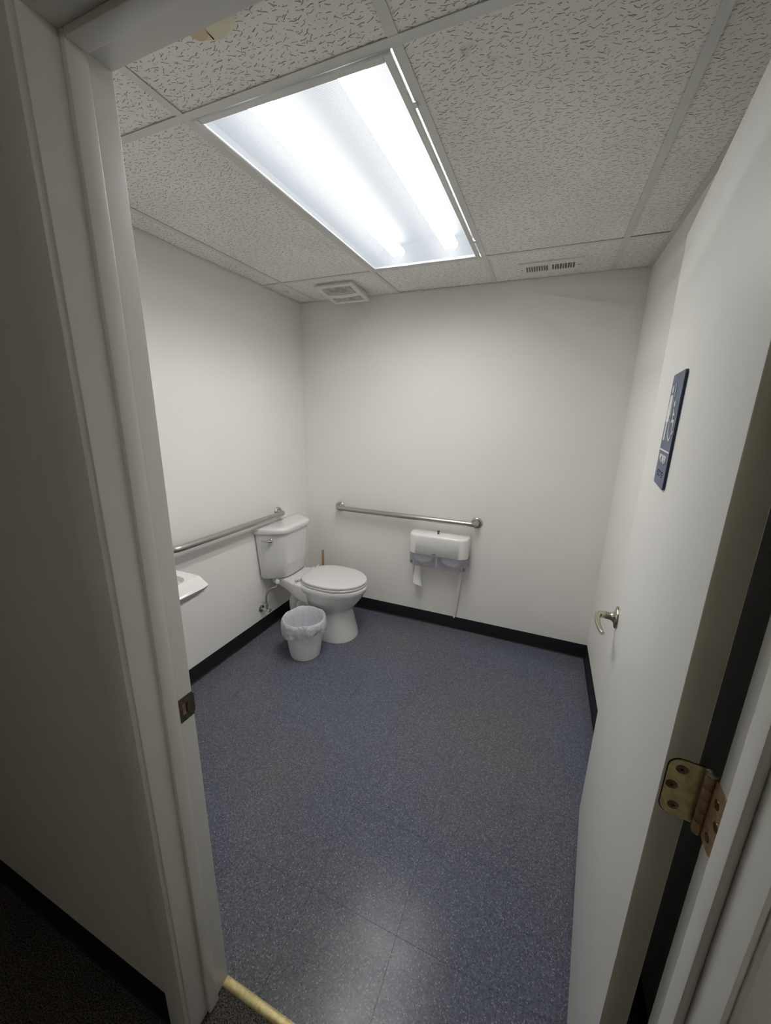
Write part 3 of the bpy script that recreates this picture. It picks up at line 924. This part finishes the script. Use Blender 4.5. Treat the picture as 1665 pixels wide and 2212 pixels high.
# ================================================================== TOILET
TY = 1.682
tl = thing('toilet', (0.35, TY, 0), 'white two piece toilet with closed lid against the left wall', 'toilet')
N = 72
def egg(xb, xf, hw, xm, z, ef=2.0, eb=2.0):
    out = []
    for k in range(N):
        a = 2 * PI * k / N
        c, s_ = math.cos(a), math.sin(a)
        e = ef if c >= 0 else eb
        x = xm + (xf - xm if c >= 0 else xm - xb) * math.copysign(abs(c) ** (2 / e), c)
        y = hw * math.copysign(abs(s_) ** (2 / e), s_)
        out.append((x, TY + y, z))
    return out
# bowl and pedestal in one surface
bw = B()
bw.loft([
    egg(0.225, 0.655, 0.1420, 0.50, 0.0, 2.2, 3.0), egg(0.225, 0.654, 0.1415, 0.50, 0.012, 2.2, 3.0), egg(0.232, 0.644, 0.1340, 0.50, 0.06, 2.2, 3.0),
    egg(0.240, 0.628, 0.1235, 0.50, 0.12, 2.2, 3.0), egg(0.244, 0.615, 0.1150, 0.50, 0.17, 2.2, 2.8), egg(0.245, 0.609, 0.1120, 0.49, 0.200, 2.2, 2.6),
    egg(0.240, 0.612, 0.1160, 0.48, 0.213, 2.2, 2.4), egg(0.230, 0.624, 0.1270, 0.47, 0.226, 2.1, 2.2), egg(0.222, 0.646, 0.1400, 0.47, 0.248, 2.05, 2.2), egg(0.215, 0.670, 0.1560, 0.47, 0.280, 2, 2.2),
    egg(0.208, 0.695, 0.1745, 0.47, 0.315, 2, 2.2), egg(0.202, 0.709, 0.1810, 0.47, 0.345, 2, 2.2), egg(0.198, 0.724, 0.1880, 0.47, 0.362, 2, 2.3), egg(0.196, 0.729, 0.1900, 0.47, 0.380, 2, 2.4),
    egg(0.196, 0.728, 0.1895, 0.47, 0.396, 2, 2.4), egg(0.200, 0.722, 0.1850, 0.47, 0.403, 2, 2.4), egg(0.215, 0.700, 0.1650, 0.47, 0.404, 2, 2.4)])
bw.build('bowl', 'china', tl, smooth=55)
# deck joining bowl and tank
dk = B()
def deck(x, hw, z0_, z1_, r=0.018):
    pts = rrect(-hw, z0_, hw, z1_, r, 4)
    return [(x, TY + u, v) for u, v in pts]
dk.loft([deck(0.035, 0.120, 0.345, 0.405), deck(0.10, 0.125, 0.338, 0.408), deck(0.17, 0.135, 0.320, 0.407), deck(0.23, 0.155, 0.300, 0.4045), deck(0.30, 0.168, 0.280, 0.4035), deck(0.36, 0.170, 0.270, 0.4025)])
dk.build('deck', 'china', tl, smooth=50)
# trapway: the snail-like outlet behind the pedestal
tp = B()
path = [(0.46, TY - 0.06, 0.13), (0.40, TY - 0.072, 0.150), (0.345, TY - 0.082, 0.190), (0.325, TY - 0.086, 0.235), (0.305, TY - 0.084, 0.275), (0.262, TY - 0.080, 0.292), (0.220, TY - 0.076, 0.270), (0.200, TY - 0.070, 0.22), (0.195, TY - 0.06, 0.15), (0.195, TY - 0.05, 0.07), (0.195, TY - 0.04, 0.0)]
def cat(pts, n=6):
    pts = [Vector(p) for p in pts]
    out = []
    for i in range(len(pts) - 1):
        p0, p1, p2, p3 = pts[max(i - 1, 0)], pts[i], pts[i + 1], pts[min(i + 2, len(pts) - 1)]
        for k in range(n):
            t = k / n
            out.append(0.5 * ((2 * p1) + (-p0 + p2) * t + (2 * p0 - 5 * p1 + 4 * p2 - p3) * t * t + (-p0 + 3 * p1 - 3 * p2 + p3) * t ** 3))
    return out + [pts[-1]]
tp.tube(cat(path), 0.050, 20).build('trapway', 'china', tl, smooth=60)
rb = B().lathe([(0.060, 0.0), (0.060, 0.010), (0.054, 0.018), (0.040, 0.021), (0.014, 0.019), (0.010, 0.014)], 32)
for v in rb.bm.verts:
    v.co = Vector((0.300 + v.co.x, TY - 0.118 - v.co.z, 0.218 + v.co.y))
rb.build('trap_boss', 'china', tl, smooth=60)
B().lathe([(0.020, 0.0), (0.020, 0.012), (0.012, 0.022), (0.004, 0.024)], 20, (0.33, TY - 0.155, 0)).build('bolt_cap', 'china', tl, smooth=60)
# base foot at the back
B().loft([egg(0.13, 0.45, 0.115, 0.3, 0.0, 2.6, 2.6), egg(0.135, 0.45, 0.112, 0.3, 0.02, 2.6, 2.6), egg(0.16, 0.44, 0.09, 0.3, 0.05, 2.6, 2.6)]).build('foot', 'china', tl, smooth=50)
# tank: D-shaped plan with soft corners
def tank_plan(dx, hw, hf, dp, it=3):
    cp = [(dx, -hw + 0.004), (dx, -hw), (dx + 0.045, -hw + 0.012), (dp - 0.045, -hf - 0.035), (dp - 0.006, -hf + 0.004), (dp, -hf + 0.05), (dp + 0.002, 0.0),
          (dp, hf - 0.05), (dp - 0.006, hf - 0.004), (dp - 0.045, hf + 0.035), (dx + 0.045, hw - 0.012), (dx, hw), (dx, hw - 0.004)]
    return chaikin(cp, it)
def tring(dx, hw, hf, dp, z):
    return [(x, TY + y, z) for x, y in tank_plan(dx, hw, hf, dp)]
tk = B()
tk.loft([tring(0.030, 0.175, 0.095, 0.135, 0.409), tring(0.020, 0.203, 0.112, 0.160, 0.415), tring(0.016, 0.213, 0.120, 0.170, 0.432), tring(0.014, 0.224, 0.128, 0.178, 0.55), tring(0.012, 0.236, 0.137, 0.186, 0.68), tring(0.012, 0.240, 0.140, 0.188, 0.757)])
tk.build('tank', 'china', tl, smooth=50)
ld = B()
ld.loft([tring(0.008, 0.243, 0.143, 0.190, 0.754), tring(0.003, 0.251, 0.150, 0.199, 0.757), tring(0.002, 0.2525, 0.151, 0.201, 0.765), tring(0.002, 0.2525, 0.151, 0.201, 0.779), tring(0.004, 0.250, 0.149, 0.198, 0.787), tring(0.009, 0.244, 0.144, 0.190, 0.7915), tring(0.030, 0.215, 0.125, 0.165, 0.7945), tring(0.06, 0.15, 0.09, 0.125, 0.796)])
ld.build('tank_lid', 'china', tl, smooth=50)
# flush lever on the near slanted side of the tank
pa, pb = Vector((0.057, TY - 0.228, 0)), Vector((0.143, TY - 0.175, 0))
tdir = (pb - pa).normalized(); ndir = Vector((tdir.y, -tdir.x, 0))
hc = pa + tdir * 0.060 + ndir * 0.001 + Vector((0, 0, 0.713))
fl_ = B()
rings = []
for rr, hh in ((0.013, -0.003), (0.0135, 0.004), (0.0115, 0.008), (0.008, 0.010), (0.0075, 0.020), (0.0070, 0.024)):
    rings.append([hc + ndir * hh + (tdir * math.cos(2 * PI * k / 20) + Vector((0, 0, 1)) * math.sin(2 * PI * k / 20)) * rr for k in range(20)])
fl_.loft(rings)
fv = fl_.build('flush_lever', 'chrome', tl, smooth=45)
B().tube([hc + ndir * 0.021 + tdir * 0.006, hc + ndir * 0.023 - tdir * 0.008, hc + ndir * 0.024 - tdir * 0.028 - Vector((0, 0, 0.001)), hc + ndir * 0.022 - tdir * 0.052 + Vector((0, 0, 0.001)), hc + ndir * 0.021 - tdir * 0.064 + Vector((0, 0, 0.002))], [0.0085, 0.0080, 0.0058, 0.0050, 0.0035], 14).build('lever_arm', 'chrome', fv, smooth=60)
for v in fv.children[0].data.vertices:
    v.co -= Vector(tl.location)
# small dark sticker on the far slanted side
pa2, pb2 = Vector((0.057, TY + 0.228, 0)), Vector((0.143, TY + 0.175, 0))
td2 = (pb2 - pa2).normalized(); nd2 = Vector((-td2.y, td2.x, 0))
stc = pa2 + td2 * 0.072 + nd2 * 0.0 + Vector((0, 0, 0.718))
sb = B()
sb.loft([[stc + nd2 * h + td2 * (0.005 * sx) + Vector((0, 0, 0.008 * sz)) for sx, sz in ((-1, -1), (1, -1), (1, 1), (-1, 1))] for h in (-0.004, 0.0022)])
sb.build('sticker', 'print_grey', tl)
# seat, lid and hinge caps
def seat_ring(z, g, xb=0.262):
    return egg(xb + g, 0.726 - g, 0.187 - g, 0.49, z, 2.0, 2.9)
st_ = B()
st_.loft([seat_ring(0.4055, 0.006), seat_ring(0.4075, 0.001), seat_ring(0.4175, 0.000), seat_ring(0.4215, 0.005)])
st_.build('seat', 'seat', tl, smooth=45)
sl_ = B()
sl_.loft([seat_ring(0.4247, 0.010), seat_ring(0.4265, 0.002), seat_ring(0.436, 0.001), seat_ring(0.4405, 0.004), seat_ring(0.4430, 0.012), seat_ring(0.4445, 0.05), seat_ring(0.4450, 0.10)])
sl_.build('seat_lid', 'seat', tl, smooth=45)
for s_ in (-1, 1):
    B().box((0.232, TY + s_ * 0.098 - 0.022, 0.402), (0.272, TY + s_ * 0.098 + 0.022, 0.427), 0.006, 3).build('hinge_cap', 'seat', tl, smooth=40)
    hp = B().lathe([(0.0075, -0.020), (0.0075, 0.020)], 14)
    for v in hp.bm.verts:
        v.co = Vector((0.258 + v.co.x, TY + s_ * 0.130 + v.co.z, 0.424 + v.co.y))
    hp.build('hinge_pin', 'seat', tl, smooth=40)

# water supply: wall valve and braided hose
vs = thing('water_supply_valve', (0.0, 1.465, 0.185), 'chrome stop valve and hose on the left wall below the tank', 'valve')
def xlathe(prof, c, n=18):
    return B().lathe(prof, n, c, 'X')
xlathe([(0.0005, 0.0), (0.026, 0.001), (0.026, 0.003), (0.012, 0.009)], (0.0, 1.465, 0.185), 28).build('escutcheon', 'chrome', vs, smooth=40)
xlathe([(0.008, 0.004), (0.008, 0.040), (0.012, 0.041), (0.012, 0.056), (0.008, 0.057), (0.008, 0.066)], (0.0, 1.465, 0.185)).build('valve_body', 'chrome', vs, smooth=40)
hd = B()
hr = []
for k in range(28):
    a = 2 * PI * k / 28
    hr.append((0.013 * (1 + 0.14 * math.cos(4 * a)) * math.cos(a) * 1.35, 0.013 * (1 + 0.14 * math.cos(4 * a)) * math.sin(a) * 0.9))
hd.loft([[(0.066, 1.465 + u, 0.185 + v) for u, v in hr], [(0.078, 1.465 + u, 0.185 + v) for u, v in hr]])
hd.build('valve_handle', 'chrome', vs, smooth=30)
B().lathe([(0.0085, 0.192), (0.0085, 0.213), (0.0115, 0.214), (0.0115, 0.232), (0.0075, 0.233), (0.0075, 0.242)], 16, (0.048, 1.465, 0)).build('coupling', 'chrome', vs, smooth=40)
B().tube(cat([(0.048, 1.465, 0.238), (0.049, 1.466, 0.285), (0.056, 1.476, 0.322), (0.078, 1.497, 0.345), (0.100, 1.515, 0.352), (0.106, 1.526, 0.368), (0.106, 1.528, 0.385)], 6), 0.0072, 12).build('hose', 'hose', vs, smooth=60)
B().lathe([(0.015, 0.380), (0.015, 0.398), (0.010, 0.4005), (0.010, 0.407)], 12, (0.106, 1.528, 0)).build('tank_nut', 'white_plastic', vs, smooth=30)

# ================================================================== PLUNGER behind the toilet
pl = thing('plunger', (0.197, 1.985, 0.0), 'plunger with wooden handle standing behind the toilet by the back wall', 'plunger')
B().lathe([(0.062, 0.0), (0.064, 0.012), (0.058, 0.045), (0.040, 0.075), (0.018, 0.090), (0.016, 0.11)], 32, (0.197, 1.985, 0)).build('rubber_cup', 'rubber', pl, smooth=50)
B().tube([(0.197, 1.985, 0.095), (0.2000, 1.988, 0.30), (0.2015, 1.990, 0.485), (0.2016, 1.990, 0.4905)], [0.0098, 0.0098, 0.0098, 0.0080], 16).build('handle', 'wood', pl, smooth=40)

# ================================================================== PAPER DISPENSER
DS = thing('paper_dispenser', (1.145, L, 0.50), 'white wall dispenser with smoked lower window for toilet paper', 'dispenser')
PX0, PX1, PDP = 0.934, 1.357, 0.135
def dplan(g, n=8):
    r = 0.062
    x0_, x1_, yb_, yf_ = PX0 + g, PX1 - g, L - 0.001, L - PDP + g
    pts = [(x1_, yb_), (x0_, yb_)]
    for k in range(n + 1):
        a = PI + PI / 2 * k / n
        pts.append((x0_ + r + r * math.cos(a), yf_ + r + r * math.sin(a)))
    for k in range(n + 1):
        a = 1.5 * PI + PI / 2 * k / n
        pts.append((x1_ - r + r * math.cos(a), yf_ + r + r * math.sin(a)))
    return pts
def dr(g, z):
    return [(x, y, z) for x, y in dplan(g)]
ZT, ZM, ZB = 0.752, 0.606, 0.514
B().loft([dr(0.0022, ZM), dr(0.0, ZM + 0.002), dr(0.0, ZT - 0.018), dr(0.002, ZT - 0.009), dr(0.007, ZT - 0.003), dr(0.015, ZT)]).build('cover', 'white_plastic', DS, smooth=50)
wn = B()
wn.loft([dr(0.006, ZB), dr(0.002, ZB + 0.01), dr(0.0015, ZM)], cap0=False, cap1=False)
wn.build('window', 'smoke', DS, smooth=50)
B().box((PX0 + 0.004, L - 0.012, ZB - 0.004), (PX1 - 0.004, L - 0.0005, ZM + 0.01), 0.002, 1).build('back_plate', 'white_plastic', DS)
for xx in (PX0 + 0.108, PX1 - 0.108):
    rl = B().lathe([(0.020, -0.046), (0.090, -0.046), (0.090, 0.046), (0.020, 0.046)], 40)
    for v in rl.bm.verts:
        v.co = Vector((xx + v.co.x, L - 0.066 + v.co.z, ZM + 0.026 + v.co.y))
    rl.build('paper_roll', 'paper', DS, smooth=40)
B().box((1.139, L - 0.118, ZB + 0.004), (1.151, L - 0.012, ZM), 0.002, 1).build('divider', 'white_plastic', DS)
for xx in (PX0 + 0.016, PX1 - 0.022):
    B().lathe([(0.006, ZB - 0.006), (0.006, ZB + 0.012)], 12, (xx, L - 0.075, 0)).build('foot_clip', 'print_grey', DS, smooth=40)
kb = B().lathe([(0.0085, ZT - 0.001), (0.0085, ZT + 0.003), (0.004, ZT + 0.004), (0.004, ZT + 0.011), (0.0095, ZT + 0.012), (0.0100, ZT + 0.021), (0.008, ZT + 0.023)], 20, (1.137, L - 0.066, 0))
kb.build('lock_key', 'screw', DS, smooth=40)
text_mesh('logo', 'TORK', 0.0125, 0.0004, 'print_grey', DS, (1.128 - 1.145, -PDP - 0.0002, ZM + 0.011 - 0.50), (PI / 2, 0, 0), 0.0004)
# paper tail below the left roll
pt = B()
rings = []
for k in range(15):
    t = k / 14
    z = 0.545 - 0.205 * t
    wdt = 0.030 * (0.55 + 0.45 * t) if t < 0.8 else 0.030
    c = 0.984 + 0.020 * t + 0.004 * math.sin(6 * t)
    y = L - 0.080 + 0.012 * math.sin(3 * t)
    sk = 0.010 * t * t
    rings.append([(c - wdt, y + 0.006 * math.sin(5 * t), z + sk), (c - wdt * 0.3, y - 0.007, z + sk * 0.5), (c + wdt * 0.35, y - 0.004, z), (c + wdt, y + 0.006, z - sk),
                  (c + wdt, y + 0.0068, z - sk), (c + wdt * 0.35, y - 0.0032, z), (c - wdt * 0.3, y - 0.0062, z + sk * 0.5), (c - wdt, y + 0.0068 + 0.006 * math.sin(5 * t), z + sk)])
pt.loft(rings).build('paper_tail', 'paper', DS, smooth=60)

# narrow strip between the dispenser and the baseboard
so = B()
pa, pb = Vector((1.309, L - 0.036, 0.518)), Vector((1.2765, L - 0.009, 0.098))
rings = []
for t, hw in ((0.0, 0.0125), (0.5, 0.0110), (0.97, 0.0085), (1.0, 0.0050)):
    c = pa.lerp(pb, t)
    rings.append([c + Vector((-hw, -0.003, 0)), c + Vector((hw, -0.003, 0)), c + Vector((hw, 0.003, 0)), c + Vector((-hw, 0.003, 0))])
o = so.loft(rings).build('white_strip', 'white_plastic', smooth=30, origin=(1.2765, L - 0.009, 0.098))
tag(o, 'narrow white strip running from the paper dispenser down to the black baseboard', 'strip')

# ================================================================== WASTE BIN
BX, BY = 0.432, 1.374
wb = thing('waste_bin', (BX, BY, 0), 'small white round waste bin with plastic liner beside the toilet', 'waste bin')
B().lathe([(0.088, 0.0), (0.0965, 0.002), (0.099, 0.012), (0.113, 0.11), (0.1285, 0.225), (0.1315, 0.262), (0.1335, 0.267), (0.1295, 0.267), (0.1260, 0.225), (0.1100, 0.11), (0.096, 0.014), (0.05, 0.010)], 64, (BX, BY, 0), cap1=True).build('body', 'can', wb, smooth=50)
rng = random.Random(4)
ph = [rng.uniform(0, 6.28) for _ in range(10)]
def wob(i, a):
    am = [0.050, 0.050, 0.040, 0.026, 0.014, 0.012, 0.018, 0.04, 0.06, 0.09, 0.11][min(i, 10)]
    return 1 + am * (0.55 * math.sin(3 * a + ph[0] + 0.3 * i) + 0.35 * math.sin(7 * a + ph[1] - 0.5 * i) + 0.30 * math.sin(12 * a + ph[2] + 0.9 * i) + 0.28 * math.sin(19 * a + ph[3] - 0.7 * i) + 0.18 * math.sin(31 * a + ph[4] + 1.3 * i))
n = 120
prof = [(0.1385, 0.178), (0.1415, 0.196), (0.1450, 0.220), (0.1440, 0.245), (0.1405, 0.266), (0.1350, 0.2735), (0.1275, 0.266), (0.121, 0.235), (0.112, 0.17), (0.099, 0.09), (0.075, 0.035)]
lr_ = B()
rings = []
for i, (r, z) in enumerate(prof):
    ring = []
    for j in range(n):
        a = 2 * PI * j / n
        rr = r * wob(i, a)
        if 4 <= i <= 7:
            rr = min(max(rr, 0), 0.15)
        zz = z
        if i <= 1:
            zz += 0.012 * math.sin(2 * a + 2.4) + 0.005 * math.sin(5 * a + ph[5]) + 0.003 * math.sin(11 * a + ph[6])
        if i in (4, 5, 6):
            zz += 0.0035 * math.sin(4 * a + ph[7]) + 0.002 * math.sin(9 * a + ph[8])
        if i > 6:
            rr = min(rr, r * 1.0)
        elif i < 4:
            rr = max(rr, 0.1325)
        ring.append((BX + rr * math.cos(a), BY + rr * math.sin(a), zz))
    rings.append(ring)
lr_.loft(rings, cap0=False, cap1=True)
lr_.build('liner', 'liner', wb, smooth=50)

# ================================================================== WALL SINK
SX1, SY0, SY1, SZT = 0.452, 0.165, 0.660, 0.840
sk = thing('wall_sink', (0.0, (SY0 + SY1) / 2, SZT), 'white wall hung sink corner showing behind the door frame', 'sink')
def srr(x0_, y0_, x1_, y1_, z, e=7.0):
    cx, cy = (x0_ + x1_) / 2, (y0_ + y1_) / 2
    out = []
    for k in range(N):
        a = 2 * PI * k / N
        c, s_ = math.cos(a), math.sin(a)
        q = (abs(c) ** e + abs(s_) ** e) ** (-1 / e)
        out.append((cx + (x1_ - x0_) / 2 * c * q, cy + (y1_ - y0_) / 2 * s_ * q, z))
    return out
sb = B()
bx, by = 0.262, (SY0 + SY1) / 2
def ell(rx, ry, z, cx=bx):
    return [(cx + rx * math.cos(2 * PI * k / N), by + ry * math.sin(2 * PI * k / N), z) for k in range(N)]
sb.loft([
    srr(0.002, SY0 + 0.13, 0.25, SY1 - 0.13, 0.680, 4), srr(0.002, SY0 + 0.05, 0.36, SY1 - 0.05, 0.722, 6), srr(0.001, SY0 + 0.006, 0.406, SY1 - 0.006, 0.760, 16), srr(0.001, SY0 + 0.003, 0.413, SY1 - 0.003, 0.766, 18),
    srr(0.001, SY0 + 0.004, 0.4485, SY1 - 0.004, 0.805, 18), srr(0.001, SY0 + 0.005, SX1, SY1 - 0.005, 0.810, 18), srr(0.001, SY0 + 0.005, 0.4485, SY1 - 0.005, 0.814, 18), srr(0.001, SY0 + 0.002, 0.406, SY1 - 0.002, 0.8375, 18), srr(0.001, SY0 + 0.006, 0.400, SY1 - 0.006, 0.840, 16),
    srr(0.120, SY0 + 0.046, 0.386, SY1 - 0.046, 0.840, 5), srr(0.123, SY0 + 0.049, 0.383, SY1 - 0.049, 0.8385, 5), srr(0.127, SY0 + 0.054, 0.378, SY1 - 0.054, 0.820, 4.5), srr(0.140, SY0 + 0.095, 0.355, SY1 - 0.095, 0.775, 3.2), srr(0.165, SY0 + 0.13, 0.330, SY1 - 0.13, 0.745, 2.5), ell(0.022, 0.024, 0.730)])
sb.build('basin', 'china', sk, smooth=24)
B().lathe([(0.021, 0.729), (0.021, 0.7325), (0.012, 0.733)], 24, (bx, by, 0)).build('drain', 'chrome', sk, smooth=40)
B().tube(cat([(0.07, by, 0.838), (0.07, by, 0.885), (0.085, by, 0.908), (0.130, by, 0.915), (0.175, by, 0.905), (0.180, by, 0.890)], 5), 0.0115, 16).build('faucet_spout', 'chrome', sk, smooth=60)
for s_ in (-1, 1):
    B().lathe([(0.022, 0.839), (0.020, 0.860), (0.012, 0.865), (0.012, 0.875), (0.020, 0.879), (0.018, 0.893)], 18, (0.07, by + s_ * 0.10, 0)).build('tap', 'chrome', sk, smooth=40)
B().tube(cat([(bx - 0.02, by, 0.715), (bx - 0.02, by, 0.56), (bx - 0.04, by, 0.52), (bx - 0.09, by, 0.52), (0.12, by, 0.56), (0.06, by, 0.58), (0.0, by, 0.58)], 5), 0.018, 14).build('drain_pipe', 'chrome', sk, smooth=60)

# drop helper flags
for o in bpy.data.objects:
    if '_world' in o:
        del o['_world']
